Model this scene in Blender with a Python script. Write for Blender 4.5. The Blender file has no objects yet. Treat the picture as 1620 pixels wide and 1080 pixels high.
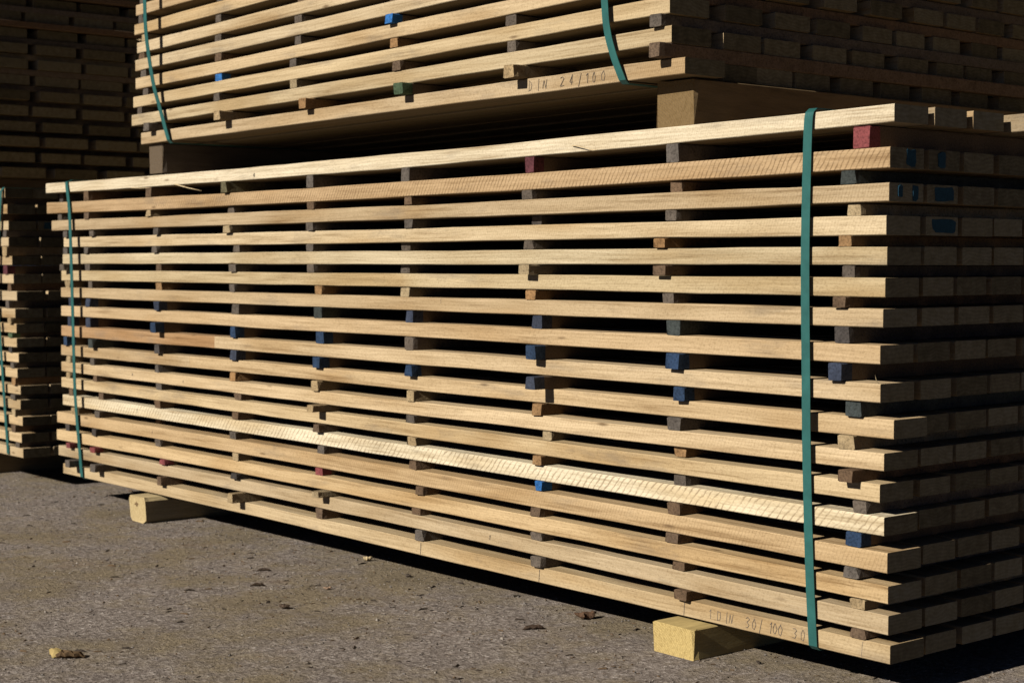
import bpy, math, random
from mathutils import Vector

# ------------------------------------------------------------------ camera, sky, sun, exposure
scn = bpy.context.scene
COL = scn.collection
rnd = random.Random(7)
R = math.radians
GZ = 0.070            # underside of the front stack above the ground (height of its beams)

cam_d = bpy.data.cameras.new("camera")
cam = bpy.data.objects.new("camera", cam_d)
COL.objects.link(cam)
cam.location = (1.651, -2.178, 0.6588 + GZ)
cam.rotation_euler = (R(90 - 2.685), 0, R(50.427))
cam_d.sensor_width = 36.0
cam_d.lens = 57.33
cam_d.clip_start = 0.05
cam_d.clip_end = 500
cam_d.dof.use_dof = True
cam_d.dof.focus_distance = 3.0
cam_d.dof.aperture_fstop = 9.0
scn.camera = cam

world = bpy.data.worlds.new("World")
scn.world = world
world.use_nodes = True
wn = world.node_tree
wn.nodes.clear()
sky = wn.nodes.new("ShaderNodeTexSky")
sky.sky_type = 'NISHITA'
sky.sun_disc = False
sky.sun_elevation = R(30)
sky.sun_rotation = R(182)
sky.dust_density = 0.2
sky.air_density = 0.16
sky.altitude = 3000
bg = wn.nodes.new("ShaderNodeBackground")
bg.inputs[1].default_value = 0.05
wo = wn.nodes.new("ShaderNodeOutputWorld")
wn.links.new(sky.outputs[0], bg.inputs[0])
wn.links.new(bg.outputs[0], wo.inputs[0])

sun_d = bpy.data.lights.new("sun", 'SUN')
sun_d.energy = 5.0
sun_d.angle = R(0.5)
sun_d.color = (1.0, 0.955, 0.86)
sun = bpy.data.objects.new("sun", sun_d)
COL.objects.link(sun)
sun.rotation_euler = (R(60), 0, R(-2.0))
sun.location = (0, -5, 6)

scn.view_settings.view_transform = 'Standard'
scn.view_settings.look = 'None'
scn.view_settings.gamma = 1.0
scn.view_settings.exposure = 0.0
scn.cycles.max_bounces = 3
scn.cycles.diffuse_bounces = 1
scn.cycles.sample_clamp_indirect = 0.03

# ------------------------------------------------------------------ materials
def nodes_of(name):
    m = bpy.data.materials.new(name)
    m.use_nodes = True
    t = m.node_tree
    t.nodes.clear()
    out = t.nodes.new("ShaderNodeOutputMaterial")
    b = t.nodes.new("ShaderNodeBsdfPrincipled")
    t.links.new(b.outputs[0], out.inputs[0])
    return m, t, b

class NT:
    """small helper to write node graphs"""
    def __init__(s, t): s.t = t
    def n(s, kind, **kw):
        x = s.t.nodes.new(kind)
        for k, v in kw.items(): setattr(x, k, v)
        return x
    def put(s, sock, v):
        if hasattr(v, 'is_output'): s.t.links.new(v, sock)
        else: sock.default_value = v
    def math(s, op, a, b=0.0, c=None, clamp=False):
        x = s.n("ShaderNodeMath", operation=op, use_clamp=clamp)
        s.put(x.inputs[0], a); s.put(x.inputs[1], b)
        if c is not None: s.put(x.inputs[2], c)
        return x.outputs[0]
    def vmath(s, op, a, b):
        x = s.n("ShaderNodeVectorMath", operation=op)
        s.put(x.inputs[0], a); s.put(x.inputs[1], b)
        return x.outputs[0]
    def noise(s, vec, scale, detail=4, rough=0.55, dist=0.0):
        x = s.n("ShaderNodeTexNoise")
        s.put(x.inputs['Vector'], vec)
        x.inputs['Scale'].default_value = scale
        x.inputs['Detail'].default_value = detail
        x.inputs['Roughness'].default_value = rough
        x.inputs['Distortion'].default_value = dist
        return x.outputs[0]
    def ramp(s, f, stops):
        x = s.n("ShaderNodeValToRGB")
        s.put(x.inputs[0], f)
        e = x.color_ramp.elements
        while len(e) < len(stops): e.new(0.5)
        for i, (p, c) in enumerate(stops):
            e[i].position = p
            e[i].color = (c[0], c[1], c[2], 1) if not isinstance(c, (int, float)) else (c, c, c, 1)
        return x.outputs[0]
    def mix(s, f, a, b, mode='MIX'):
        x = s.n("ShaderNodeMix", data_type='RGBA', blend_type=mode)
        s.put(x.inputs[0], f); s.put(x.inputs[6], a); s.put(x.inputs[7], b)
        return x.outputs[2]
    def bump(s, h, strength, dist):
        x = s.n("ShaderNodeBump")
        x.inputs['Strength'].default_value = strength
        x.inputs['Distance'].default_value = dist
        s.put(x.inputs['Height'], h)
        return x.outputs[0]

def obj_vec(g, stretch):
    tc = g.n("ShaderNodeTexCoord")
    oi = g.n("ShaderNodeObjectInfo")
    off = g.math('MULTIPLY', oi.outputs['Random'], 37.0)
    cb = g.n("ShaderNodeCombineXYZ")
    for i in range(3): g.t.links.new(off, cb.inputs[i])
    v = g.vmath('ADD', tc.outputs['Object'], cb.outputs[0])
    return g.vmath('MULTIPLY', v, stretch), tc, oi

def attr(g, name):
    a = g.n("ShaderNodeAttribute", attribute_type='OBJECT', attribute_name=name)
    return a.outputs['Fac']

def mat_plank():
    m, t, b = nodes_of("sawn_wood")
    g = NT(t)
    v, tc, oi = obj_vec(g, (1.0, 1.0, 1.0))
    vf = g.vmath('MULTIPLY', v, (5.0, 170.0, 170.0))
    vm = g.vmath('MULTIPLY', v, (2.2, 45.0, 45.0))
    vl = g.vmath('MULTIPLY', v, (2.5, 14.0, 14.0))
    fine = g.noise(vf, 1.0, 3, 0.65)
    mid = g.noise(vm, 1.0, 3, 0.6)
    low = g.noise(vl, 1.0, 2, 0.5)
    fib = g.noise(g.vmath('MULTIPLY', v, (150.0, 330.0, 330.0)), 1.0, 2, 0.7)
    # growth-ring figure: bent bands running along the plank
    sp = g.n("ShaderNodeSeparateXYZ"); t.links.new(v, sp.inputs[0])
    bend = g.noise(g.vmath('MULTIPLY', v, (1.9, 9.0, 9.0)), 1.0, 2, 0.5)
    ring = g.math('SINE', g.math('ADD', g.math('MULTIPLY', g.math('ADD', sp.outputs[2], g.math('MULTIPLY', sp.outputs[1], 0.6)), 950.0), g.math('MULTIPLY', bend, 55.0)))
    base = g.ramp(g.math('ADD', g.math('MULTIPLY', fine, 0.55), g.math('MULTIPLY', mid, 0.45)),
                  [(0.32, (0.52, 0.45, 0.37)), (0.45, (0.95, 0.93, 0.90)), (0.58, (1.14, 1.14, 1.14)), (0.75, (1.28, 1.27, 1.26))])
    c = g.mix(1.0, base, oi.outputs['Color'], 'MULTIPLY')
    c = g.mix(g.math('MULTIPLY', g.math('MULTIPLY_ADD', ring, 0.5, 0.5), g.math('MULTIPLY_ADD', attr(g, 'saw'), -0.20, 0.22, clamp=True)), c, (0.34, 0.225, 0.11, 1))
    warm = g.ramp(low, [(0.30, (0.80, 0.72, 0.61)), (0.48, (0.98, 0.97, 0.96)), (0.66, (1.09, 1.10, 1.13))])
    c = g.mix(0.9, c, warm, 'MULTIPLY')
    fibr = g.ramp(fib, [(0.25, (0.62, 0.58, 0.52)), (0.47, (1, 1, 1)), (0.75, (1.12, 1.12, 1.12))])
    c = g.mix(0.7, c, fibr, 'MULTIPLY')
    # a few knots and grey weather stains
    vk = g.vmath('MULTIPLY', v, (5.0, 12.0, 22.0))
    vo = g.n("ShaderNodeTexVoronoi"); t.links.new(vk, vo.inputs['Vector']); vo.inputs['Scale'].default_value = 1.0
    knot = g.ramp(g.math('ADD', vo.outputs['Distance'], g.math('MULTIPLY', fine, 0.06)), [(0.06, 1.0), (0.13, 0.0)])
    sel = g.ramp(vo.outputs['Color'], [(0.56, 0.0), (0.60, 1.0)])
    c = g.mix(g.math('MULTIPLY', g.math('MULTIPLY', knot, sel), 0.75), c, (0.13, 0.075, 0.035, 1))
    st = g.ramp(g.noise(g.vmath('MULTIPLY', v, (4.0, 18.0, 18.0)), 1.0, 4, 0.65), [(0.57, 0.0), (0.72, 1.0)])
    c = g.mix(g.math('MULTIPLY', st, 0.45), c, (0.17, 0.14, 0.11, 1))
    # band saw marks across the face, slanted, only where the plank carries them
    so = g.n("ShaderNodeSeparateXYZ"); t.links.new(tc.outputs['Object'], so.inputs[0])
    wob = g.noise(g.vmath('MULTIPLY', v, (40.0, 30.0, 30.0)), 1.0, 2, 0.6)
    ph = g.math('ADD', g.math('MULTIPLY', so.outputs[0], attr(g, 'saw_pitch')),
                g.math('ADD', g.math('MULTIPLY', so.outputs[2], -330.0), g.math('MULTIPLY', wob, 6.5)))
    saw = g.math('SINE', ph)
    sharp = g.math('POWER', g.math('MULTIPLY_ADD', saw, 0.5, 0.5), 7.0)
    patch = g.ramp(g.noise(g.vmath('MULTIPLY', v, (11.0, 40.0, 60.0)), 1.0, 3, 0.55), [(0.40, 0.0), (0.56, 1.0)])
    amt = g.math('MULTIPLY', g.math('MULTIPLY', sharp, g.math('MULTIPLY_ADD', patch, 0.65, 0.35)), attr(g, "saw"))
    c = g.mix(g.math('MULTIPLY', amt, 0.85), c, (0.19, 0.115, 0.055, 1))
    t.links.new(c, b.inputs['Base Color'])
    b.inputs['Roughness'].default_value = 0.78
    b.inputs['Specular IOR Level'].default_value = 0.2
    h = g.math('ADD', g.math('MULTIPLY', fine, 0.5), g.math('ADD', g.math('MULTIPLY', fib, 0.6), g.math('MULTIPLY', g.math('MULTIPLY', sharp, attr(g, 'saw')), -0.55)))
    t.links.new(g.bump(h, 0.55, 0.0016), b.inputs['Normal'])
    return m

def mat_end():
    m, t, b = nodes_of("end_grain")
    g = NT(t)
    v, tc, oi = obj_vec(g, (1.0, 1.0, 1.0))
    sp = g.n("ShaderNodeSeparateXYZ"); t.links.new(v, sp.inputs[0])
    d = g.vmath('MULTIPLY', v, (0.0, 1.0, 1.0))
    bend = g.noise(d, 14.0, 3, 0.5)
    ring = g.math('SINE', g.math('ADD', g.math('MULTIPLY', sp.outputs[2], 900.0), g.math('MULTIPLY', bend, 40.0)))
    n = g.noise(v, 60.0, 5, 0.65)
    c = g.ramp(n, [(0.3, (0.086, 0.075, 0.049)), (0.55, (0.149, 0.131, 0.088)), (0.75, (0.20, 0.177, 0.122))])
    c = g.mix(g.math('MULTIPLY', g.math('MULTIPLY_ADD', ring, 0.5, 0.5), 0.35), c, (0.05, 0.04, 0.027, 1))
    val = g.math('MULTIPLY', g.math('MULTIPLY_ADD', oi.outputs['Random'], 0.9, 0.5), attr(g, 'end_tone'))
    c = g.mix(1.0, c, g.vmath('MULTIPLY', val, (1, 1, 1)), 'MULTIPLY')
    t.links.new(c, b.inputs['Base Color'])
    b.inputs['Roughness'].default_value = 0.9
    b.inputs['Specular IOR Level'].default_value = 0.1
    t.links.new(g.bump(n, 0.5, 0.002), b.inputs['Normal'])
    return m

def mat_tinted(name, rough=0.85, scale=90.0, dark=0.45, stretch=(1, 1, 1)):
    """wood or bark in the object's own colour, worn and grained"""
    m, t, b = nodes_of(name)
    g = NT(t)
    v, tc, oi = obj_vec(g, stretch)
    n = g.noise(v, scale, 6, 0.65)
    n2 = g.noise(v, scale * 0.22, 3, 0.5)
    f = g.ramp(n, [(0.28, (dark, dark, dark)), (0.5, (0.95, 0.95, 0.95)), (0.72, (1.2, 1.2, 1.2))])
    f2 = g.ramp(n2, [(0.3, (0.72, 0.70, 0.68)), (0.6, (1.08, 1.08, 1.08))])
    c = g.mix(1.0, f, oi.outputs['Color'], 'MULTIPLY')
    c = g.mix(0.8, c, f2, 'MULTIPLY')
    t.links.new(c, b.inputs['Base Color'])
    b.inputs['Roughness'].default_value = rough
    b.inputs['Specular IOR Level'].default_value = 0.2
    t.links.new(g.bump(n, 0.6, 0.003), b.inputs['Normal'])
    return m

def mat_beam_end():
    m, t, b = nodes_of("beam_end_grain")
    g = NT(t)
    v, tc, oi = obj_vec(g, (1, 1, 1))
    sp = g.n("ShaderNodeSeparateXYZ"); t.links.new(tc.outputs['Object'], sp.inputs[0])
    # rings round a pith below the beam's corner, and rough saw tear-out
    dx = g.math('ADD', sp.outputs[0], 0.02); dz = g.math('ADD', sp.outputs[2], 0.035)
    r = g.math('SQRT', g.math('ADD', g.math('MULTIPLY', dx, dx), g.math('MULTIPLY', dz, dz)))
    ring = g.math('SINE', g.math('ADD', g.math('MULTIPLY', r, 1300.0), g.math('MULTIPLY', g.noise(v, 40.0, 3), 6.0)))
    n = g.noise(g.vmath('MULTIPLY', v, (1.0, 1.0, 0.45)), 240.0, 4, 0.7)
    f = g.ramp(n, [(0.28, (0.66, 0.62, 0.55)), (0.5, (0.97, 0.97, 0.97)), (0.7, (1.10, 1.10, 1.10))])
    c = g.mix(1.0, f, oi.outputs['Color'], 'MULTIPLY')
    c = g.mix(g.math('MULTIPLY', g.math('MULTIPLY_ADD', ring, 0.5, 0.5), 0.25), c, (0.30, 0.18, 0.05, 1))
    t.links.new(c, b.inputs['Base Color'])
    b.inputs['Roughness'].default_value = 0.9
    b.inputs['Specular IOR Level'].default_value = 0.1
    t.links.new(g.bump(n, 0.8, 0.004), b.inputs['Normal'])
    return m

def mat_strap():
    m, t, b = nodes_of("green_strapping")
    g = NT(t)
    tc = g.n("ShaderNodeTexCoord")
    n = g.noise(tc.outputs['Object'], 35.0, 3)
    c = g.ramp(n, [(0.3, (0.020, 0.098, 0.090)), (0.7, (0.028, 0.132, 0.121))])
    t.links.new(c, b.inputs['Base Color'])
    b.inputs['Roughness'].default_value = 0.42
    x = g.n("ShaderNodeTexVoronoi"); t.links.new(tc.outputs['Object'], x.inputs['Vector']); x.inputs['Scale'].default_value = 420.0
    t.links.new(g.bump(x.outputs['Distance'], 0.35, 0.0005), b.inputs['Normal'])
    return m

def mat_flat(name, col, rough=0.9):
    m, t, b = nodes_of(name)
    g = NT(t)
    tc = g.n("ShaderNodeTexCoord")
    n = g.noise(tc.outputs['Object'], 300.0, 3)
    c = g.ramp(n, [(0.3, tuple(0.7 * k for k in col)), (0.7, tuple(1.25 * k for k in col))])
    t.links.new(c, b.inputs['Base Color'])
    b.inputs['Roughness'].default_value = rough
    b.inputs['Specular IOR Level'].default_value = 0.15
    return m

def mat_ground():
    m, t, b = nodes_of("worn_asphalt")
    g = NT(t)
    tc = g.n("ShaderNodeTexCoord")
    v = tc.outputs['Object']
    grit = g.math('ADD', g.math('MULTIPLY', g.noise(v, 150.0, 4, 0.7), 0.55), g.math('MULTIPLY', g.noise(v, 62.0, 3, 0.6), 0.45))
    vo = g.n("ShaderNodeTexVoronoi"); t.links.new(v, vo.inputs['Vector']); vo.inputs['Scale'].default_value = 125.0
    mott = g.noise(v, 9.0, 6, 0.65)
    dust = g.noise(v, 1.7, 6, 0.68)
    c = g.ramp(grit, [(0.31, (0.055, 0.045, 0.041)), (0.43, (0.218, 0.181, 0.157)), (0.54, (0.360, 0.304, 0.268)), (0.68, (0.72, 0.65, 0.60))])
    stone = g.ramp(vo.outputs['Color'], [(0.2, (0.72, 0.70, 0.69)), (0.6, (1.0, 0.99, 0.98)), (0.92, (1.2, 1.19, 1.18)), (0.97, (1.7, 1.65, 1.55))])
    c = g.mix(0.85, c, stone, 'MULTIPLY')
    dm = g.ramp(g.math('ADD', g.math('MULTIPLY', dust, 0.75), g.math('MULTIPLY', mott, 0.25)), [(0.45, 0.0), (0.55, 1.0)])
    dcol = g.mix(1.0, g.ramp(grit, [(0.28, (0.42, 0.42, 0.42)), (0.5, (1, 1, 1)), (0.75, (1.5, 1.5, 1.45))]), (0.255, 0.200, 0.126, 1), 'MULTIPLY')
    c = g.mix(g.math('MULTIPLY', dm, 0.85), c, dcol)
    red = g.ramp(g.noise(v, 5.5, 4, 0.6), [(0.62, 0.0), (0.72, 1.0)])
    c = g.mix(g.math('MULTIPLY', red, 0.22), c, (0.20, 0.105, 0.07, 1))
    mt = g.ramp(mott, [(0.3, (0.78, 0.77, 0.76)), (0.65, (1.12, 1.12, 1.12))])
    c = g.mix(0.9, c, mt, 'MULTIPLY')
    t.links.new(c, b.inputs['Base Color'])
    b.inputs['Roughness'].default_value = 0.92
    b.inputs['Specular IOR Level'].default_value = 0.15
    h = grit
    t.links.new(g.bump(h, 0.9, 0.010), b.inputs['Normal'])
    return m

M_WOOD = mat_plank()
M_END = mat_end()
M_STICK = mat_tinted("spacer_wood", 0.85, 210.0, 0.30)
M_STICK_SHADE = mat_flat("spacer_shade_brown", (0.13, 0.092, 0.06))
M_BEAM = mat_tinted("beam_wood", 0.85, 70.0, 0.6, (1.0, 0.15, 1.0))
M_BEAM_END = mat_beam_end()
M_STRAP = mat_strap()
M_PENCIL = mat_flat("pencil_graphite", (0.18, 0.145, 0.12))
M_BLUE = mat_flat("blue_marking_paint", (0.016, 0.052, 0.085))
M_BARK = mat_tinted("bark", 0.95, 160.0, 0.35)
M_GROUND = mat_ground()

# ------------------------------------------------------------------ helpers
def mesh_obj(name, verts, faces, mats, parent=None, fmat=None, smooth=False):
    me = bpy.data.meshes.new(name)
    me.from_pydata(verts, [], faces)
    for m in mats: me.materials.append(m)
    if fmat:
        for p, k in zip(me.polygons, fmat): p.material_index = k
    if smooth:
        for p in me.polygons: p.use_smooth = True
    me.update()
    o = bpy.data.objects.new(name, me)
    COL.objects.link(o)
    if parent: o.parent = parent
    return o

def thing(name, label, cat, loc=(0, 0, 0), group=None):
    o = bpy.data.objects.new(name, None)
    COL.objects.link(o)
    o.location = loc
    o.empty_display_size = 0.1
    o["label"] = label
    o["category"] = cat
    if group: o["group"] = group
    return o

def tag(o, label, cat, group=None):
    o["label"] = label; o["category"] = cat
    if group: o["group"] = group

def quad(L, M, Rr):
    """value along a plank, u = 0 at its left end, 0.62 where the middle was read, 1 at its right end"""
    um = 0.62
    def f(u):
        a = (u - um) * (u - 1) / (um * 1.0)
        b_ = u * (u - 1) / (um * (um - 1))
        c = u * (u - um) / (1 - um)
        return a * L + b_ * M + c * Rr
    return f

def plank_mesh(x0, x1, w, t, zf, yf, nseg, jit, r, cham=0.0014):
    """a sawn board from x0 (left) to x1 (right): chamfered section swept along gentle bends; local origin at its right end"""
    cs = [(cham, 0), (w - cham, 0), (w, cham), (w, t - cham), (w - cham, t), (cham, t), (0, t - cham), (0, cham)]
    V, F, FM = [], [], []
    zr, yr = zf(1.0), yf(1.0)
    wob = [0.0, 0.0, 0.0]
    for i in range(nseg + 1):
        u = i / nseg
        x = (x0 - x1) * (1 - u)
        dz, dy = zf(u) - zr, yf(u) - yr
        wob = [0.6 * k + r.gauss(0, jit) for k in wob]
        ex = r.uniform(-1, 1) * 0.0012 if i in (0, nseg) else 0
        for (a, b) in cs:
            top = wob[0] if b > t / 2 else wob[1]
            fr = wob[2] if a < w / 2 else 0
            V.append((x + ex, a + dy + fr, b + dz + top))
    for i in range(nseg):
        for k in range(8):
            k2 = (k + 1) % 8
            F.append((i * 8 + k, (i + 1) * 8 + k, (i + 1) * 8 + k2, i * 8 + k2)); FM.append(0)
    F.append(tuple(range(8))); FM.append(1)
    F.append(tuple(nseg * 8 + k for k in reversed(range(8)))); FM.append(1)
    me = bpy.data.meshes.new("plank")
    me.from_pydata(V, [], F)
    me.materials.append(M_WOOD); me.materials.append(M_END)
    for p, k in zip(me.polygons, FM): p.material_index = k
    me.update()
    return me

def put_plank(me, parent, loc, colr, saw, tone=1.6):
    o = bpy.data.objects.new("plank", me)
    COL.objects.link(o)
    o.parent = parent
    o.location = loc
    o.color = (colr[0], colr[1], colr[2], 1)
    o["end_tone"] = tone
    o["saw"] = min(1.0, saw + 0.10); o["saw_pitch"] = 380.0 if saw == 0.66 else 570.0 if saw == 0.95 else 800.0 + 150.0 * (len(COL.objects) % 3)
    return o

def box_part(name, x0, x1, y0, y1, zb, zt, mat, parent, colr, r, rag=0.001, mats=None, shape=0.0, c=0.0018, shade_sides=False):
    """a sawn stick: bevelled section along y with uneven front end; zb, zt: underside and top"""
    w, h = x1 - x0, zt - zb
    cs = [(c, 0), (w - c, 0), (w, c), (w - shape, h - c), (w - c - shape, h), (c + shape, h), (shape, h - c), (0, c)]
    V, F = [], []
    ys = [y0, y0 + (0.028 if shade_sides else 0.012), (y0 + y1) / 2, y1]
    for j, y in enumerate(ys):
        for (a, b) in cs:
            jx = r.uniform(-rag, rag) if j < 2 else 0
            V.append((a + jx, y - y0 + (r.uniform(-rag, rag) * 1.5 if j == 0 else 0), min(max(b + jx * 0.3, 0.0), h)))
    for j in range(3):
        for k in range(8):
            k2 = (k + 1) % 8
            F.append((j * 8 + k, j * 8 + k2, (j + 1) * 8 + k2, (j + 1) * 8 + k))
    fm = [0] * len(F)
    F.append(tuple(reversed(range(8)))); fm.append(1 if mats else 0)
    F.append(tuple(24 + k for k in range(8))); fm.append(1 if mats else 0)
    if shade_sides:                       # colour only at the front; brown body stands in for the shaded side
        mats = [mat, M_STICK_SHADE]
        fm = [0] * 8 + [1] * 16 + [0, 1]
    o = mesh_obj(name, V, F, mats or [mat], parent, fm)
    o.location = (x0, y0, zb)
    o.color = (colr[0], colr[1], colr[2], 1)
    return o

def strap(parent, pts, width=0.0185, th=0.0014):
    """flat band through pts (list of (x, y, z)); width along x, closed loop round the stack"""
    n = len(pts)
    V, F = [], []
    for i, p in enumerate(pts):
        a = Vector(pts[i - 1]); b = Vector(pts[(i + 1) % n])
        tan = (b - a); tan.x = 0; tan.normalize()
        nor = Vector((0, tan.z, -tan.y))
        P = Vector(p)
        for sx, sn in ((-1, 0), (1, 0), (1, 1), (-1, 1)):
            V.append(tuple(P + Vector((sx * width / 2, 0, 0)) + nor * (th * sn)))
    for i in range(n):
        j = (i + 1) % n
        for k in range(4):
            k2 = (k + 1) % 4
            F.append((i * 4 + k, j * 4 + k, j * 4 + k2, i * 4 + k2))
    return mesh_obj("strap", V, F, [M_STRAP], parent)

def smooth_path(ctrl, n):
    """Catmull-Rom through control tuples"""
    out = []
    P = [ctrl[0]] + list(ctrl) + [ctrl[-1]]
    for i in range(1, len(P) - 2):
        for k in range(n):
            u = k / n
            out.append(tuple(0.5 * ((2 * b) + (c - a) * u + (2 * a - 5 * b + 4 * c - d) * u * u + (3 * b - a - 3 * c + d) * u ** 3)
                             for a, b, c, d in zip(P[i - 1], P[i], P[i + 1], P[i + 2])))
    out.append(tuple(ctrl[-1]))
    return out

# ------------------------------------------------------------------ ground
SLOPE = 0.0067
def gz(x): return -0.006 + (x + 2.61) * SLOPE      # the yard rises slightly to the right
def make_ground():
    s = 150.0
    o = mesh_obj("ground", [(-s, -s, 0), (s, -s, 0), (s, s, 0), (-s, s, 0)], [(0, 1, 2, 3)], [M_GROUND])
    o.location = (0, 0, gz(0)); o.rotation_euler = (0, -math.atan(SLOPE), 0)
    o["kind"] = "structure"
make_ground()

# ------------------------------------------------------------------ colours
TAN = (0.47, 0.335, 0.185)
def tint(base, r, d=0.06):
    k = 1.11 + r.uniform(-d, d)
    w = r.uniform(-0.045, 0.04)
    return (base[0] * k * (1 + w) * 1.005, base[1] * k * 1.06, base[2] * k * (1.15 - 1.6 * w))

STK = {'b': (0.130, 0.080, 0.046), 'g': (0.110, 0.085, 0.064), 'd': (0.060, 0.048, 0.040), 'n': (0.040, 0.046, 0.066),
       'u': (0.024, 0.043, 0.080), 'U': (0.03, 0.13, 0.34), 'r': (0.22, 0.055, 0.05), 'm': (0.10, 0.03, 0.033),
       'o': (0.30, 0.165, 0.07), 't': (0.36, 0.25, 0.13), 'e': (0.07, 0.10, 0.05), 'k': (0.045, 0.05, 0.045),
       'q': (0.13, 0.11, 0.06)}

# ------------------------------------------------------------------ front stack
# one line per layer, top to bottom: s of left end, s of right end, underside height at left / middle / right, thickness
ROWS = [
(3.291,0.007,0.8856,0.8797,0.8901,0.0311),(3.285,0.015,0.8212,0.8132,0.8180,0.0338),(3.261,0.016,0.7669,0.7625,0.7623,0.0310),
(3.211,0.023,0.7138,0.7103,0.7091,0.0312),(3.221,0.018,0.6617,0.6602,0.6583,0.0309),(3.234,0.024,0.6093,0.6078,0.6062,0.0313),
(3.238,0.026,0.5570,0.5555,0.5560,0.0305),(3.237,0.032,0.4978,0.4956,0.4946,0.0314),(3.237,0.030,0.4344,0.4329,0.4311,0.0322),
(3.240,0.012,0.3739,0.3740,0.3721,0.0315),(3.242,0.026,0.3227,0.3177,0.3179,0.0300),(3.243,0.028,0.2724,0.2683,0.2654,0.0305),
(3.232,0.020,0.2166,0.2156,0.2111,0.0318),(3.242,0.011,0.1608,0.1605,0.1512,0.0340),(3.247,0.011,0.1059,0.1082,0.0989,0.0320),
(3.235,0.008,0.0565,0.0600,0.0485,0.0318),(3.206,0.005,0.0020,0.0035,0.0005,0.0316)]
# how far each front plank stands in (+) or out (-) at its left and right end
FY = [(-.012,0),(-.012,-.002),(-.006,0),(.010,.001),(.010,-.001),(.010,.001),(.011,0),(.011,.001),(.010,0),(.010,.012),(.011,.005),
      (.010,-.002),(.010,-.001),(-.006,-.002),(-.006,-.001),(-.005,0),(-.004,0)]
ROWCOL = [((0.66,0.535,0.355),0.14),((0.385,0.250,0.128),0.95),((0.455,0.315,0.170),0.28),((0.49,0.360,0.205),0.15),((0.53,0.40,0.230),0.05),
          ((0.47,0.335,0.175),0.08),((0.45,0.310,0.165),0.06),((0.455,0.320,0.178),0.05),((0.46,0.325,0.180),0.04),((0.46,0.330,0.185),0.03),
          ((0.475,0.350,0.205),0.12),((0.48,0.355,0.200),0.06),((0.64,0.52,0.34),0.66),((0.42,0.290,0.155),0.30),((0.47,0.330,0.175),0.05),
          ((0.475,0.335,0.185),0.03),((0.49,0.350,0.190),0.03)]
# spacer sticks: for each of the nine bearers its place s in the sixteen gaps, then colour letters, then millimetres of overhang
STICKS = [
([3.201,3.217,3.177,3.179,3.204,3.165,3.143,3.155,3.184,3.168,3.17,3.148,3.136,3.18,3.177,3.184],"dggggtnnuttbtdrg",[-30,-5,-4,-4,18,2,0,0,8,4,2,2,4,0,14,30]),
([3.024,3.026,2.988,3.03,3.022,3.002,3.022,3.023,3.007,2.996,2.976,2.938,2.966,2.99,3.0,3.002],"bbggggnnkgbbgdrg",[0,0,-6,6,2,0,2,4,14,4,2,0,4,6,14,24]),
([2.615,2.616,2.575,2.584,2.558,2.559,2.576,2.597,2.575,2.576,2.566,2.575,2.572,2.574,2.548,2.568],"btggbonudggbbgrb",[0,2,0,8,0,0,9,24,9,2,0,3,-45,2,7,15]),
([2.186,2.15,2.174,2.122,2.146,2.147,2.131,2.145,2.143,2.147,2.122,2.136,2.15,2.137,2.145,2.166],"qgtggggunobbgtdt",[10,-8,2,0,6,3,0,8,5,4,0,4,2,4,10,30]),
([1.765,1.762,1.766,1.766,1.764,1.727,1.731,1.723,1.74,1.749,1.77,1.742,1.72,1.731,1.749,1.73],"gbgggokuuttbgrtb",[0,0,0,2,5,2,2,3,6,8,30,12,0,0,26,3]),
([1.365,1.355,1.353,1.363,1.366,1.366,1.349,1.352,1.355,1.347,1.348,1.343,1.338,1.314,1.327,1.315],"gbgggtngutgtbbbg",[0,0,0,-12,-12,0,0,3,9,5,2,3,3,6,2,4]),
([0.927,0.935,0.905,0.931,0.945,0.923,0.903,0.925,0.925,0.905,0.873,0.903,0.899,0.909,0.906,0.906],"mgdgtonunotoUbgg",[0,0,-20,0,20,3,0,24,36,7,-6,7,3,3,3,8]),
([0.515,0.504,0.517,0.547,0.548,0.524,0.511,0.512,0.495,0.508,0.491,0.49,0.507,0.512,0.494,0.488],"gbgobgkuugogbbbb",[0,-4,0,8,13,2,3,13,5,3,-14,-4,3,4,3,12]),
([0.074,0.101,0.088,0.107,0.098,0.119,0.111,0.125,0.086,0.101,0.102,0.07,0.083,0.088,0.073,0.072],"rktogbdnktbguGtb".replace("G","g"),[0,0,-4,3,0,9,2,10,-2,4,20,0,2,2,3,5]),
]
NCOL, PITCH, PW = 11, 0.1065, 0.0905

def glyph_strokes(ch):
    G = {'1': [[(.2, .75), (.5, 1), (.45, 0)]], 'D': [[(.15, 1), (.2, 0)], [(0, .95), (.6, .85), (.75, .5), (.55, .1), (.05, 0)]],
         'I': [[(.4, 1.05), (.45, -.1)]], 'N': [[(0, 0), (.1, .9), (.6, .05), (.7, .95)]],
         '3': [[(0, .9), (.4, 1), (.65, .8), (.3, .55), (.7, .3), (.4, 0), (0, .1)]],
         '0': [[(.35, 1), (.05, .6), (.15, .1), (.5, 0), (.7, .5), (.35, 1)]],
         '/': [[(.5, 1.1), (.1, -.25)]], '2': [[(0, .8), (.35, 1), (.6, .7), (0, 0), (.7, .05)]],
         '4': [[(.5, 0), (.5, 1), (0, .35), (.75, .35)]], '|': [[(.3, 1.2), (.32, -.2)]]}
    return G[ch]

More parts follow.
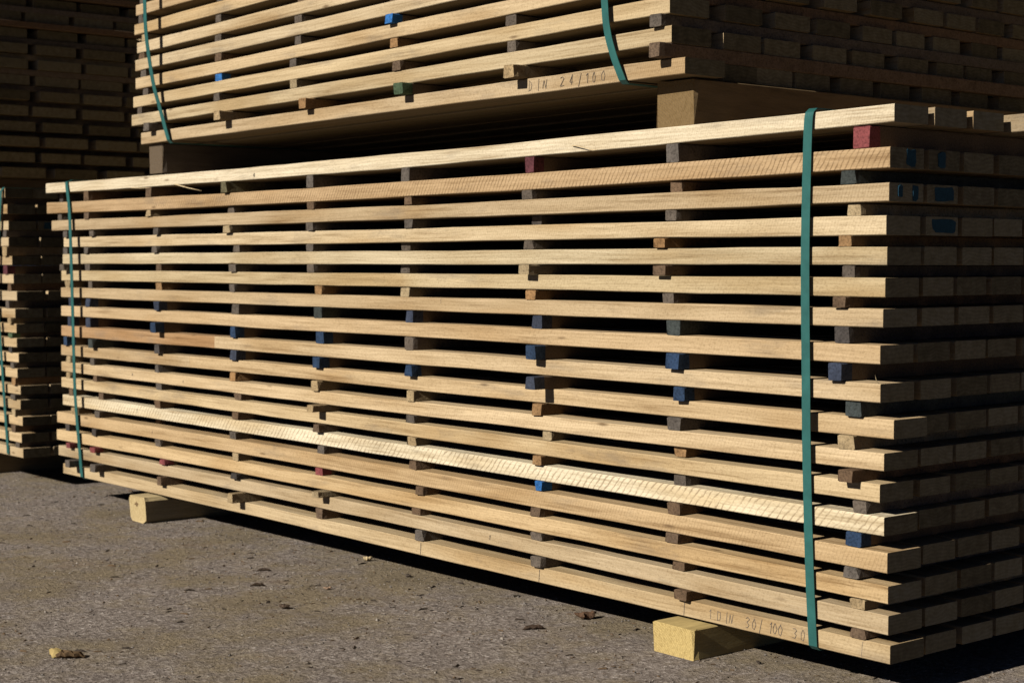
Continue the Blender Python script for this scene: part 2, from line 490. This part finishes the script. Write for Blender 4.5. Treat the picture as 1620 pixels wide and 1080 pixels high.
def pencil(parent, text_at, yfront, height, r, wd=0.0009, name="pencil_writing"):
    """strokes as thin graphite ribbons on a plank's face; text_at: list of (char, local x, local z)"""
    V, F = [], []
    for ch, x, z in text_at:
        for st in glyph_strokes(ch):
            pts = [(x + (a + r.uniform(-.07, .07) + .12 * b) * height * 0.72, z + (b + r.uniform(-.06, .06)) * height) for a, b in st]
            for (xa, za), (xb, zb) in zip(pts, pts[1:]):
                L = math.hypot(xb - xa, zb - za) or 1e-6
                nx, nz = -(zb - za) / L * wd / 2, (xb - xa) / L * wd / 2
                k = len(V)
                for (px, pz) in ((xa + nx, za + nz), (xa - nx, za - nz), (xb - nx, zb - nz), (xb + nx, zb + nz)):
                    V.append((px, yfront(px) - 0.0009, pz))
                for (px, pz) in ((xa + nx, za + nz), (xa - nx, za - nz), (xb - nx, zb - nz), (xb + nx, zb + nz)):
                    V.append((px, yfront(px) + 0.0015, pz))
                F += [(k, k + 1, k + 2, k + 3), (k, k + 4, k + 5, k + 1), (k + 2, k + 6, k + 7, k + 3), (k + 1, k + 5, k + 6, k + 2), (k + 3, k + 7, k + 4, k)]
    o = mesh_obj(name, V, F, [M_PENCIL], parent)
    o["label"] = "pencil marks on the plank face"
    return o

def paint_mark(parent, cy, cz, wy, wz, r):
    """ragged brush stroke of blue paint on a plank's right end (local x = 0)"""
    n = 14
    V = []
    for x in (0.0015, -0.002):
        for i in range(n):
            a = 2 * math.pi * (i + .5) / n
            k = r.uniform(0.82, 1.08)
            p = lambda t: math.copysign(abs(t) ** 0.4, t)
            V.append((x, cy + p(math.cos(a)) * wy * k, cz + p(math.sin(a)) * wz * k))
    F = [tuple(range(n))] + [(i, i + n, (i + 1) % n + n, (i + 1) % n) for i in range(n)]
    o = mesh_obj("paint_mark", V, F, [M_BLUE], parent)
    o["label"] = "blue paint stroke on the plank end"
    return o

def splinter(parent, p0, p1, wd, r):
    a, b = Vector(p0), Vector(p1)
    m = (a + b) / 2 + Vector((0, -0.003, r.uniform(-.002, .002)))
    V, F = [], []
    for i, (p, w) in enumerate(((a, wd), (m, wd * .8), (b, wd * .2))):
        V += [tuple(p + Vector((0, 0, w))), tuple(p + Vector((0, -w, -w))), tuple(p + Vector((0, w, -w * .5)))]
    for i in range(2):
        for k in range(3):
            F.append((i * 3 + k, i * 3 + (k + 1) % 3, i * 3 + 3 + (k + 1) % 3, i * 3 + 3 + k))
    F += [(2, 1, 0), (6, 7, 8)]
    me_o = mesh_obj("splinter", V, F, [M_WOOD], parent)
    me_o.color = (0.55, 0.43, 0.26, 1); me_o["saw"] = 0.0; me_o["saw_pitch"] = 500.0
    return me_o

def front_stack():
    r = random.Random(11)
    st = thing("lumber_stack", "long strapped stack of pale sawn planks resting on two beams on the asphalt", "lumber stack",
               (-1.6, 0.58, GZ), "stacks of sawn planks")
    ox, oy, oz = st.location
    zfs, fronts = [], {}
    for i, (sl, sr, zl, zm, zr, t) in enumerate(ROWS):
        f = quad(zl, zm, zr); zfs.append((f, sl, sr, t))
        fy0, fy1 = FY[i]
        colr, saw = ROWCOL[i]
        yl = lambda u, a=fy0, b=fy1: a + (b - a) * u
        cuts = [(0.0, 1.0, colr)]
        if i == 8: cuts = [(0.0, (sl - 2.254) / (sl - sr), (0.42, 0.255, 0.130)), ((sl - 2.254) / (sl - sr), 1.0, colr)]
        if i == 9: cuts = [(0.0, (sl - 2.403) / (sl - sr), (0.45, 0.32, 0.18)), ((sl - 2.403) / (sl - sr), 1.0, colr)]
        for (ua, ub, cc) in cuts:
            xa = -(sl + (sr - sl) * ua) + (0.0008 if ua else 0); xb = -(sl + (sr - sl) * ub)
            zf = lambda u, ua=ua, ub=ub, f=f: f(ua + (ub - ua) * u)
            yf = lambda u, ua=ua, ub=ub, yl=yl: yl(ua + (ub - ua) * u)
            me = plank_mesh(xa, xb, PW, t, zf, yf, 30 if len(cuts) == 1 else 14, 0.00045, r)
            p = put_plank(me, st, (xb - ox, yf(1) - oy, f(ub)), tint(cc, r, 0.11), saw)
            fronts.setdefault(i, []).append((p, xb, yf(1), f(ub), yl, f))
        # inner columns share one board mesh per layer
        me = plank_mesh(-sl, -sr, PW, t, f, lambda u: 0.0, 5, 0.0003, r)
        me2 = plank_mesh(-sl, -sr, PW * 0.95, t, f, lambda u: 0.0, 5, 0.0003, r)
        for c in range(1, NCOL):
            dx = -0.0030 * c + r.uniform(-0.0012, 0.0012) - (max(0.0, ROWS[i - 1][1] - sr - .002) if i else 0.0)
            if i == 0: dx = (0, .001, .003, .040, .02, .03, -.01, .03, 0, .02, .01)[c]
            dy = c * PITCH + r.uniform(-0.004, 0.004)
            q = put_plank(me if r.random() < .6 else me2, st, (-sr + dx - ox, dy - oy, zr), tint((0.33, 0.23, 0.125), r, 0.15), r.uniform(0, .2))  # inner boards tinted darker so gaps between the ends read as shade
            if (i, c) in ((1, 1), (2, 1), (3, 1)): paint_mark(q, (.035, .048, .050)[i - 1], t * 0.5, (.011, .028, .034)[i - 1], t * 0.40, r)
    paint_mark(fronts[1][0][0], 0.056, 0.0175, 0.014, 0.0145, r)
    paint_mark(fronts[2][0][0], 0.068, 0.015, 0.008, 0.013, r)
    paint_mark(fronts[2][0][0], 0.028, 0.018, 0.006, 0.010, r)
    # spacer sticks between the layers
    for pos, cols, over in STICKS:
        for gidx in range(16):
            s = pos[gidx]
            fu, slu, sru, tu = zfs[gidx]; fl, sll, srl, tl = zfs[gidx + 1]
            uu = min(max((slu - s) / (slu - sru), 0), 1); ul = min(max((sll - s) / (sll - srl), 0), 1)
            zt = fu(uu) - 0.0006; zb = fl(ul) + tl + 0.0006
            w = r.uniform(0.027, 0.034)
            fyl = FY[gidx]; base = min(fyl[0] + (fyl[1] - fyl[0]) * uu, FY[gidx + 1][0] + (FY[gidx + 1][1] - FY[gidx + 1][0]) * ul)
            y0 = base + .003 - over[gidx] * (1.3 if over[gidx] > 5 else 1.0) / 1000.0
            s += y0 * (s + 1.651) / 2.178
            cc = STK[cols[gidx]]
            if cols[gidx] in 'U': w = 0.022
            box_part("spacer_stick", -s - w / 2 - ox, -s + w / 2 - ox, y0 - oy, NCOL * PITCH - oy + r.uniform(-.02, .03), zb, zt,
                     M_STICK, st, tint(cc, r, 0.15), r, 0.0012, None, 0.0 if r.random() < .6 else r.uniform(0, .003), shade_sides=cols[gidx] in 'rmuUne')
    # straps
    W = NCOL * PITCH
    top = ROWS[0][2] + ROWS[0][5]
    f = [(-.181, -.0045, .918), (-.183, -.0065, .88), (-.186, -.007, .68), (-.182, -.007, .46), (-.179, -.007, .33), (-.171, -.0065, .135), (-.164, -.004, .004)]
    front = smooth_path(f, 6)
    strap(st, [(x - ox, y - oy, z) for x, y, z in front] + [(-.164 - ox, .004 - oy, -.0026), (-.17 - ox, W - oy, -.0026), (-.17 - ox, W + .012 - oy, .02),
               (-.18 - ox, W + .012 - oy, .9), (-.181 - ox, W - oy, .9245), (-.181 - ox, .004 - oy, .9245)])
    f = [(-3.130, -.0150, .914), (-3.108, -.0165, .83), (-3.098, -.0170, .69), (-3.092, -.0165, .5), (-3.086, -.0150, .265), (-3.070, -.0115, .11), (-3.060, -.008, .006)]
    front = smooth_path(f, 6)
    strap(st, [(x - ox, y - oy, z) for x, y, z in front] + [(-3.060 - ox, .004 - oy, -.0020), (-3.07 - ox, W - oy, -.0020), (-3.07 - ox, W + .012 - oy, .02),
               (-3.12 - ox, W + .012 - oy, .9), (-3.13 - ox, W - oy, .9205), (-3.13 - ox, .004 - oy, .9205)])
    # pencil note and tick lines on the lowest plank
    p, xb, yb, zb, yl, f = fronts[16][0]
    sl, sr = ROWS[16][0], ROWS[16][1]
    yfr = lambda x: yl(1 + x / (sl - sr)) - yb
    zat = lambda x: f(1 + x / (sl - sr)) - zb
    txt = [('1', .416), ('D', .394), ('I', .376), ('N', .364), ('3', .324), ('0', .309), ('/', .292), ('1', .270), ('0', .260), ('0', .247), ('3', .214), ('0', .196)]
    for a, b in ((0, 1), (1, 4), (4, 10), (10, 12)):
        pencil(p, [(ch, -s - xb, zat(-s - xb) + 0.0065) for ch, s in txt[a:b]], yfr, 0.0185, r)
    for s in (1.311, .898, .482, .066):
        pencil(p, [('|', -s - xb, zat(-s - xb) + 0.006)], yfr, 0.0175, r, 0.0009, "pencil_tick")
    for i, s, dz in ((10, 2.75, .012), (10, 2.44, .008), (12, 2.72, .012), (13, 2.6, .01), (15, 1.06, .012), (10, .87, .014), (0, 2.02, .006), (6, 1.24, .018)):
        p, xb, yb, zb, yl, f = fronts[i][-1]
        sl, sr = ROWS[i][0], ROWS[i][1]
        pencil(p, [(r.choice('1/N4'), -s - xb, f((sl - s) / (sl - sr)) - zb + dz)], lambda x: yl(1 + x / (sl - sr)) - yb, 0.010, r, 0.0008, "pencil_tick")
    # torn fibres
    p, xb, yb, zb, yl, f = fronts[0][0]
    zloc = lambda s: f((ROWS[0][0] - s) / (ROWS[0][0] - ROWS[0][1])) - zb
    splinter(p, (-2.44 - xb, yl(.26) - yb - .001, zloc(2.44) + .003), (-2.28 - xb, yl(.3) - yb - .006, zloc(2.28) - .021), .0014, r)
    splinter(p, (-2.70 - xb, yl(.2) - yb - .001, zloc(2.70) + .001), (-2.58 - xb, yl(.22) - yb - .004, zloc(2.58) - .003), .0012, r)
    splinter(p, (-.79 - xb, yl(.76) - yb - .002, zloc(.79) + .014), (-.72 - xb, yl(.78) - yb - .007, zloc(.72) + .001), .0010, r)
    splinter(p, (-.74 - xb, yl(.76) - yb - .002, zloc(.74) + .002), (-.70 - xb, yl(.78) - yb - .008, zloc(.70) + .001), .0008, r)
    p, xb, yb, zb, yl, f = fronts[8][-1]
    splinter(p, (-.004, .003, .030), (-.010, -.002, .046), .0009, r)
    return st
front_stack()

# ------------------------------------------------------------------ simpler stacks built from layer tables
def stack(label, origin, rows, ncol, pitch, pw, sticks, colr, seed, shear=0.0, front_col=None, merge=None, marks=(), tone=1.0):
    """rows bottom to top: (s_left, s_right, z_left, z_right, thick); heights above origin z"""
    r = random.Random(seed)
    st = thing("lumber_stack", label, "lumber stack", origin, "stacks of sawn planks")
    ox, oy, oz = origin
    data = []
    inner = sorted(q[1] for q in rows)[len(rows) // 2]
    recess = [max(0.0, inner - q[1] - .004) if inner - q[1] > .002 and shear == 0 and len(rows) == 12 else 0.0 for q in rows]
    z0 = rows[0][3]
    fronts = []
    for i, (sl, sr, zl, zr, t) in enumerate(rows):
        f = lambda u, a=zl, b=zr: a + (b - a) * u
        sh = shear * (zr - z0)
        jy = r.uniform(-.003, .003)
        me = plank_mesh(-sl, -sr, pw, t, f, lambda u: 0.0, 24, 0.0004, r)
        fc = (front_col[i % len(front_col)] if front_col else (TAN, .05))
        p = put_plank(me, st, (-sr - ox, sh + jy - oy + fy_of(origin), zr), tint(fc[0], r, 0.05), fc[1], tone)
        fronts.append((p, -sr, sh + jy, zr, f, sl, sr))
        me = plank_mesh(-sl, -sr, pw, t, f, lambda u: 0.0, 4, 0.0003, r)
        me2 = plank_mesh(-sl, -sr, pw * .92, t, f, lambda u: 0.0, 4, 0.0003, r)
        y = pw
        for c in range(1, ncol):
            g = pitch - pw
            gap = max(0.002, g + r.uniform(-.6, .6) * g)
            if merge and (i, c) in merge: gap = 0.0015
            y += gap
            m = me if r.random() < .65 else me2
            w_ = pw if m is me else pw * .92
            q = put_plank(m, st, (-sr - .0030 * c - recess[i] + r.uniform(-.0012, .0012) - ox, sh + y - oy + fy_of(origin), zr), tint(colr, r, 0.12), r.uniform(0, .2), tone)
            for (mi, mc, cy, wy) in marks:
                if (mi, mc) == (i, c): paint_mark(q, cy, t * .5, wy, t * .4, r)
            y += w_
        data.append((f, sl, sr, t, sh, y))
    for gi in range(len(rows) - 1):
        fl, sll, srl, tl, shl, yb = data[gi]; fu, slu, sru, tu, shu, _ = data[gi + 1]
        for s, ck, over in sticks(gi, r):
            zb = fl((sll - s) / (sll - srl)) + tl + .0006; zt = fu((slu - s) / (slu - sru)) - .0006
            w = r.uniform(.027, .034)
            y0 = min(shl, shu) + .003 - over * (1.3 if over > 5 else 1.0) / 1000.0
            s += min(0.0, y0) * (s + 1.651) / 2.178
            box_part("spacer_stick", -s - w / 2 - ox, -s + w / 2 - ox, y0 - oy + fy_of(origin), yb + r.uniform(0, .03) - oy + fy_of(origin), zb, zt, M_STICK, st, tint(STK[ck], r, .15), r, shade_sides=ck in 'rmuUne')
    return st, fronts, data

def fy_of(origin): return origin[1] - 0.58

# upper stack on top of the front stack
UZ = GZ + 0.0
UROWS = [(2.663, .486, 1.0049, 1.0120, .0318), (2.715, .517, 1.0605, 1.0725, .0312), (2.704, .524, 1.1123, 1.1285, .0308), (2.684, .520, 1.1632, 1.1830, .0312),
         (2.688, .515, 1.2156, 1.2375, .0308), (2.678, .522, 1.2655, 1.2905, .0305), (2.688, .518, 1.3174, 1.3440, .0312), (2.684, .525, 1.3735, 1.4000, .0305),
         (2.690, .520, 1.4260, 1.4550, .0310), (2.680, .515, 1.4790, 1.5100, .0310), (2.688, .522, 1.5320, 1.5640, .0310), (2.685, .518, 1.5850, 1.6180, .0310)]
USTK = [[(2.626,'g',18),(2.22,'t',28),(1.797,'o',20),(1.391,'e',24),(.995,'t',28),(.563,'b',24)],
        [(2.67,'g',0),(2.222,'g',4),(1.837,'t',3),(1.398,'b',6),(.987,'g',2),(.56,'g',10)],
        [(2.634,'g',0),(2.211,'U',2),(1.842,'g',0),(1.408,'o',4),(.991,'g',0),(.56,'b',2)],
        [(2.645,'g',0),(2.21,'b',3),(1.819,'g',0),(1.427,'U',14),(.989,'d',0),(.56,'g',2)],
        [(2.655,'b',0),(2.216,'g',0),(1.818,'g',0),(1.41,'b',0),(.99,'d',10),(.56,'g',2)],
        [(2.635,'t',2),(2.212,'g',0),(1.803,'b',0),(1.41,'g',0),(.99,'b',0),(.56,'b',2)]]
def u_sticks(gi, r):
    if gi < len(USTK): return USTK[gi]
    return [(s + r.uniform(-.02, .02), r.choice('ggbtd'), r.uniform(-2, 5)) for s in (2.64, 2.21, 1.81, 1.40, .99, .56)]
UCOL = [((0.46,0.32,0.175),.25), ((0.485,0.35,0.19),.08), ((0.47,0.34,0.185),.06), ((0.48,0.35,0.20),.05), ((0.475,0.345,0.195),.05), ((0.50,0.37,0.215),.08), ((0.46,0.33,0.18),.05), ((0.47,0.34,0.20),.05)]
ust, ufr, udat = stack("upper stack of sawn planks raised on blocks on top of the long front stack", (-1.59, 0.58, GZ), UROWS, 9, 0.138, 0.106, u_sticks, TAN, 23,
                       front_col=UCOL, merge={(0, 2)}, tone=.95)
def upper_straps():
    ox, oy = -1.59, 0.58
    W = udat[0][5]
    for f in ([(-2.535, -.046, 1.50), (-2.535, -.046, 1.41), (-2.532, -.044, 1.30), (-2.530, -.026, 1.173), (-2.515, -.014, 1.10), (-2.483, -.0045, 1.008)],
              [(-.705, -.020, 1.50), (-.700, -.016, 1.40), (-.688, -.012, 1.172), (-.680, -.012, 1.111), (-.664, -.010, 1.061), (-.645, -.0045, 1.014)]):
        front = smooth_path(f, 6)
        x0, x1 = f[0][0], f[-1][0]
        zb = f[-1][2] - .0065 + (0.002 if x1 > -1 else 0)
        pts = [(x0 - ox, .004 - oy, 1.622), (x0 - ox, -.006 - oy, 1.61)] + [(x - ox, y - oy, z) for x, y, z in front] + [(x1 - ox, .004 - oy, zb - .002), (x1 - ox, W - oy, zb - .002),
               (x1 - ox, W + .012 - oy, zb + .02), (x0 - ox, W + .012 - oy, 1.6), (x0 - ox, W - oy, 1.622 + (.03 if x0 > -1 else 0))]
        if x0 > -1: pts[0] = (x0 - ox, .004 - oy, 1.652); pts[1] = (x0 - ox, -.006 - oy, 1.64)
        strap(ust, pts)
upper_straps()
def upper_note():
    r = random.Random(5)
    p, xb, yb, zb, f, sl, sr = ufr[0]
    zat = lambda x: f(1 + x / (sl - sr)) - zb
    s = .935
    lst = []
    for ch in "DIN 24/100":
        if ch != ' ': lst.append((ch, -s - xb, zat(-s - xb) + .006))
        s -= .020 if ch in 'I1/' else .027
    for a, b in ((0, 3), (3, 9)):
        pencil(p, lst[a:b], lambda x: 0.0, .020, r, .0008)
upper_note()

# neighbouring stack to the left of the gap
LS = [(3.520,.0520),(3.531,.1017),(3.529,.1574),(3.540,.2113),(3.543,.2596),(3.556,.3156),(3.559,.3660),(3.560,.4165),(3.571,.4637),(3.569,.5143),(3.562,.5719),
      (3.588,.6282),(3.598,.6889),(3.611,.7517),(3.627,.8067),(3.630,.8614),(3.651,.9148)]
LROWS = [(s + 3.2, s, zt - .031, zt - .031, .0305) for s, zt in LS]
def l_sticks(gi, r):
    c = 'gbtgogdntgbmtgbg'[gi]
    if gi == 7: c = 'e'
    return [(LS[gi][0] + .06 + r.uniform(-.01, .02), c, r.uniform(0, 9))] + [(LS[gi][0] + k + r.uniform(-.02, .02), r.choice('ggbtd'), r.uniform(-2, 6)) for k in (.5, .9, 1.3, 1.7, 2.1, 2.5, 3.1)]
lst_, lfr, ldat = stack("neighbouring stack of sawn planks cut off by the photo's left edge", (-5.15, 0.58, GZ), LROWS, 11, .1065, .0965, l_sticks, TAN, 31,
                        marks=((14, 1, .05, .03), (14, 2, .05, .02), (13, 2, .04, .02)))
def left_straps():
    ox, oy = -5.15, 0.58
    W = ldat[0][5]
    for d in (.115, 2.9):
        f = [(-3.55 - d, -.006, .905), (-3.60 - d + .02, -.010, .6), (-3.555 - d, -.010, .35), (-3.52 - d, -.006, .026)]
        front = smooth_path(f, 5)
        x0, x1 = f[0][0], f[-1][0]
        strap(lst_, [(x0 - ox, .004 - oy, .917)] + [(x - ox, y - oy, z) for x, y, z in front] + [(x1 - ox, .004 - oy, .0185), (x1 - ox, W - oy, .0185), (x1 - ox, W + .02 - oy, .04),
              (x0 - ox, W + .02 - oy, .89), (x0 - ox, W - oy, .917)])
left_straps()

# stack of wide boards set back on top of the left one
def b_sticks(gi, r):
    return [(4.53 + k + r.uniform(-.02, .02), r.choice('gbdtd'), r.uniform(-2, 5)) for k in (.16, .6, 1.05, 1.5, 2.0)]
BROWS = [(6.8 + .01 * math.sin(i * 5.1), 4.53 + .012 * math.sin(i * 2.3), 1.003 + i * .0605, 1.003 + i * .0605, .037) for i in range(15)]
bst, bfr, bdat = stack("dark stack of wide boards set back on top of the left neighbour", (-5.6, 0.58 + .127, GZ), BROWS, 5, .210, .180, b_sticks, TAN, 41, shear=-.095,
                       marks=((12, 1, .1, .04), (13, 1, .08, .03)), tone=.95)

# ------------------------------------------------------------------ the next row of stacks, seen only through the gaps
def dup(root, loc, label):
    c = root.copy(); COL.objects.link(c); c.location = loc; c["label"] = label
    for ch in list(root.children):
        d = ch.copy(); COL.objects.link(d); d.parent = c
    return c
for k, x in enumerate((-1.7, -5.2)):
    w = ("front stack", "left neighbour stack")[k]
    dup(lst_, (x, 1.95, GZ), "lower plank stack hidden directly behind the " + w)
    dup(lst_, (x, 1.96, GZ + .985), "upper plank stack hidden directly behind the " + w)

# ------------------------------------------------------------------ support beams and blocks
def beam(label, s0, s1, y0, y1, zb, zt, colr, seed, taper=0.0, group="wooden bearers under the stacks", cham=0.0022):
    r = random.Random(seed)
    if zb == 0.0: zb = gz(-s1) - .0005
    o = box_part("wooden_bearer", -s1, -s0, y0, y1, zb, zt, None, None, colr, r, 0.0022, [M_BEAM, M_BEAM_END], taper, cham)
    tag(o, label, "bearer", group)
    return o
YEL = (0.66, 0.49, 0.205)
beam("square yellow beam end under the pencilled right end of the front stack", .404, .508, -.050, 1.2, 0.0, GZ - .004, YEL, 1)
beam("cream beam end with a knot under the left end of the front stack", 2.562, 2.662, -.047, 1.2, 0.0, GZ - .002, (0.62, 0.48, 0.26), 2, cham=.010)
def knot():
    r = random.Random(9)
    b = bpy.data.objects["wooden_bearer.001"]
    V = [(.044, -.0015, .052)]
    for i in range(11):
        a = 2 * math.pi * i / 11
        k = r.uniform(.55, 1.2)
        V.append((.044 + math.cos(a) * .013 * k, .0005, .052 + math.sin(a) * .008 * k))
    o = mesh_obj("knot", V, [(0, 1 + i, 1 + (i + 1) % 11) for i in range(11)], [M_BARK], b)
    o.color = (0.26, 0.17, 0.085, 1); o["label"] = "brown knot in the bearer's cut end"
knot()
ztop = GZ + ROWS[0][2] + ROWS[0][5]
beam("brown square block between the two stacks at the right end", .505, .606, .050, 1.2, ztop + .0035, GZ + 1.008, (0.20, 0.135, 0.068), 3)
beam("grey weathered block between the two stacks at the left end", 2.565, 2.640, .020, 1.2, ztop + .003, GZ + 1.0035, (0.12, 0.095, 0.075), 4)
for k, s in enumerate((4.0, 6.1)):
    beam(("beam deep in shadow under the right part of the left neighbour stack", "beam under the left part of the left neighbour stack")[k], s, s + .1, .0, 1.2, 0.0, GZ + .0165, (0.3, 0.22, 0.12), 5 + k)
for k, s in enumerate((4.7, 6.4)):
    beam(("low block under the right end of the dark wide-board stack", "low block under the left end of the dark wide-board stack")[k], s, s + .1, .15, 1.15, GZ + .9155, GZ + 1.0025, (0.2, 0.15, 0.1), 8 + k)

def unseen_bearers():
    n = 20
    for (x, y, w) in ((-1.7, 1.95, "stacks behind the front stack"), (-5.2, 1.95, "stacks behind the left neighbour")):
        for z0, z1, lv in ((0.0, GZ + .0165, "lower"), (GZ + .9155, GZ + .985 + .0205, "upper")):
            for dx, side in ((.9, "right"), (-1.2, "left")):
                n += 1
                beam("%s bearer at the %s of the %s" % (lv, side, w), -(x + dx), -(x + dx) + .1, y - .57, y + .58, z0, z1 - (.0 if lv == "lower" else .0), (0.25, 0.18, 0.11), n)
unseen_bearers()

# ------------------------------------------------------------------ litter on the ground
def chip(name, label, cat, x, y, rz, length, width, height, colr, seed, curl=0.0, group=None, mat=None, cut=False):
    """a torn scrap of bark or wood: a faceted, ragged body with split ends, thicker at one end"""
    r = random.Random(seed)
    nx, ny = 7, 6
    V, F = [], []
    for i in range(nx + 1):
        u = i / nx * 2 - 1
        prof = (1 - abs(u) ** 3) * .75 + .25
        if cut: prof = 1.0 - .35 * (u + 1) / 2
        off = curl * length * u * u * .5 + r.uniform(-.08, .08) * width
        zc = height * .5 + curl * length * u * u * .35
        for j in range(ny):
            a = 2 * math.pi * (j + .5 * (i % 2) * (not cut)) / ny
            k = r.uniform(.62, 1.15)
            yy = math.cos(a) * width / 2 * prof * k
            zz = math.sin(a) * height / 2 * prof * k
            V.append((u * length / 2 * r.uniform(.93, 1.06), yy + off, max(0.0, zc * (prof if not curl else 1) + zz)))
    for i in range(nx):
        for j in range(ny):
            j2 = (j + 1) % ny
            F.append((i * ny + j, (i + 1) * ny + j, (i + 1) * ny + j2, i * ny + j2))
    F.append(tuple(range(ny))); F.append(tuple(nx * ny + j for j in reversed(range(ny))))
    o = mesh_obj(name, V, F, [mat or M_BARK])
    o.location = (x, y, gz(x)); o.rotation_euler = (0, 0, rz)
    o.color = (colr[0], colr[1], colr[2], 1)
    tag(o, label, cat, group)
    return o

GRP = "scraps of wood and bark on the asphalt"
wc = chip("wood_chip", "small flat wedge of bark with a yellow split end lying alone at lower left", "wood chip", -1.173, -.908, R(50), .060, .026, .015, (0.15, 0.095, 0.05), 3, group=GRP)
sf = chip("split_face", "", "", -1.173, -.908, 0, .019, .026, .019, (0.50, 0.37, 0.15), 15, mat=M_BEAM)
del sf["label"], sf["category"]
sf.parent = wc; sf.location = (-.024, .002, .0008); sf.rotation_euler = (0, 0, R(80))
sf["label"] = "pale yellow split wood"
chip("bark_strip", "dark finger-shaped piece of bark nearest the right beam", "bark", -.795, -.100, R(62), .046, .011, .011, (0.075, 0.05, 0.035), 4, group=GRP)
chip("bark_clump", "ragged brown clump of bark close to the shadow, left of the right beam", "bark", -.800, .045, R(70), .046, .026, .016, (0.13, 0.075, 0.045), 5, .25, group=GRP)
chip("wood_shaving", "curled pale shaving at the shadow's edge below the middle of the stack", "shaving", -1.650, .088, R(40), .024, .014, .012, (0.55, 0.42, 0.24), 6, .4, group=GRP)
chip("bark_strip", "thin dark bark sliver in mid ground, topmost of the three left of centre", "bark", -1.702, -.174, R(55), .034, .007, .008, (0.06, 0.042, 0.03), 7, group=GRP)
chip("bark_strip", "wide dark bark sliver in mid ground, middle of the three left of centre", "bark", -1.546, -.284, R(60), .034, .008, .009, (0.07, 0.048, 0.033), 8, group=GRP)
chip("bark_strip", "short dark sliver on the ground, leftmost of the three left of centre", "bark", -1.600, -.427, R(45), .026, .004, .005, (0.06, 0.045, 0.033), 9, group=GRP)
chip("bark_clump", "brown crumbled bark lump in the middle of the open asphalt", "bark", -1.293, -.370, R(20), .026, .020, .011, (0.10, 0.07, 0.05), 10, .2, group=GRP)
chip("wood_shaving", "tiny pinkish flake beside the brown crumbled bark lump", "shaving", -1.409, -.185, R(80), .020, .011, .006, (0.42, 0.28, 0.19), 11, .3, group=GRP)
chip("bark_clump", "dark crumb of bark under the middle of the shadow line", "bark", -1.414, .040, R(10), .018, .014, .008, (0.09, 0.07, 0.055), 12, .1, group=GRP)
chip("bark_strip", "small black scrap touching the shadow edge, between shaving and bark clump", "bark", -1.071, .084, R(50), .018, .008, .005, (0.05, 0.04, 0.03), 13, group=GRP)

def litter():
    """grit, splinters and crumbs strewn over the asphalt: nobody could count them"""
    r = random.Random(77)
    V, F, FM = [], [], []
    def bit(x, y, l, w, h, a, m):
        k = len(V)
        ca, sa = math.cos(a), math.sin(a)
        for (u, v, z) in ((-1, -.6, 0), (1, -.8, 0), (.8, .9, 0), (-.9, .7, 0), (-.6, -.3, 1), (.55, -.45, .8), (.5, .4, 1.0), (-.45, .5, .7)):
            u *= l * r.uniform(.7, 1.1); v *= w * r.uniform(.7, 1.1)
            V.append((x + u * ca - v * sa, y + u * sa + v * ca, z * h * r.uniform(.6, 1.1)))
        for q in ((4, 5, 6, 7), (0, 1, 5, 4), (1, 2, 6, 5), (2, 3, 7, 6), (3, 0, 4, 7)):
            F.append(tuple(k + i for i in q)); FM.append(m)
    for _ in range(9000):
        x = r.uniform(-4.6, 0.9); y = r.uniform(-1.25, .45)
        if r.random() < .35: y = r.gauss(-.15, .25)
        t = r.random()
        if t < .70:
            s = abs(r.gauss(.0012, .0008)) + .0008
            bit(x, y, s, s * r.uniform(.6, 1), s * r.uniform(.5, 1), r.uniform(0, 6.3), r.choice((0, 0, 0, 1, 1, 2)))
        elif t < .93:
            l = r.uniform(.002, .007); bit(x, y, l, l * r.uniform(.15, .35), l * .22, r.uniform(0, 6.3), r.choice((1, 2, 2, 3)))
        elif t < .98:
            l = r.uniform(.004, .010); bit(x, y, l, l * r.uniform(.12, .3), l * .22, r.uniform(0, 6.3), r.choice((2, 3, 3)))
        else:
            l = r.uniform(.006, .015); bit(x, y, l, l * r.uniform(.15, .4), l * .25, r.uniform(0, 6.3), r.choice((2, 3, 3)))
    mats = [mat_flat("grey_grit", (0.20, 0.175, 0.16)), mat_flat("pale_grit", (0.30, 0.26, 0.22)), mat_flat("brown_crumbs", (0.13, 0.085, 0.05)), mat_flat("dark_crumbs", (0.05, 0.038, 0.03))]
    o = mesh_obj("ground_litter", V, F, mats, None, FM)
    o.location = (0, 0, gz(0) + .0006); o.rotation_euler = (0, -math.atan(SLOPE), 0)
    o["kind"] = "stuff"; o["label"] = "grit, splinters and bark crumbs strewn over the asphalt"; o["category"] = "litter"
litter()
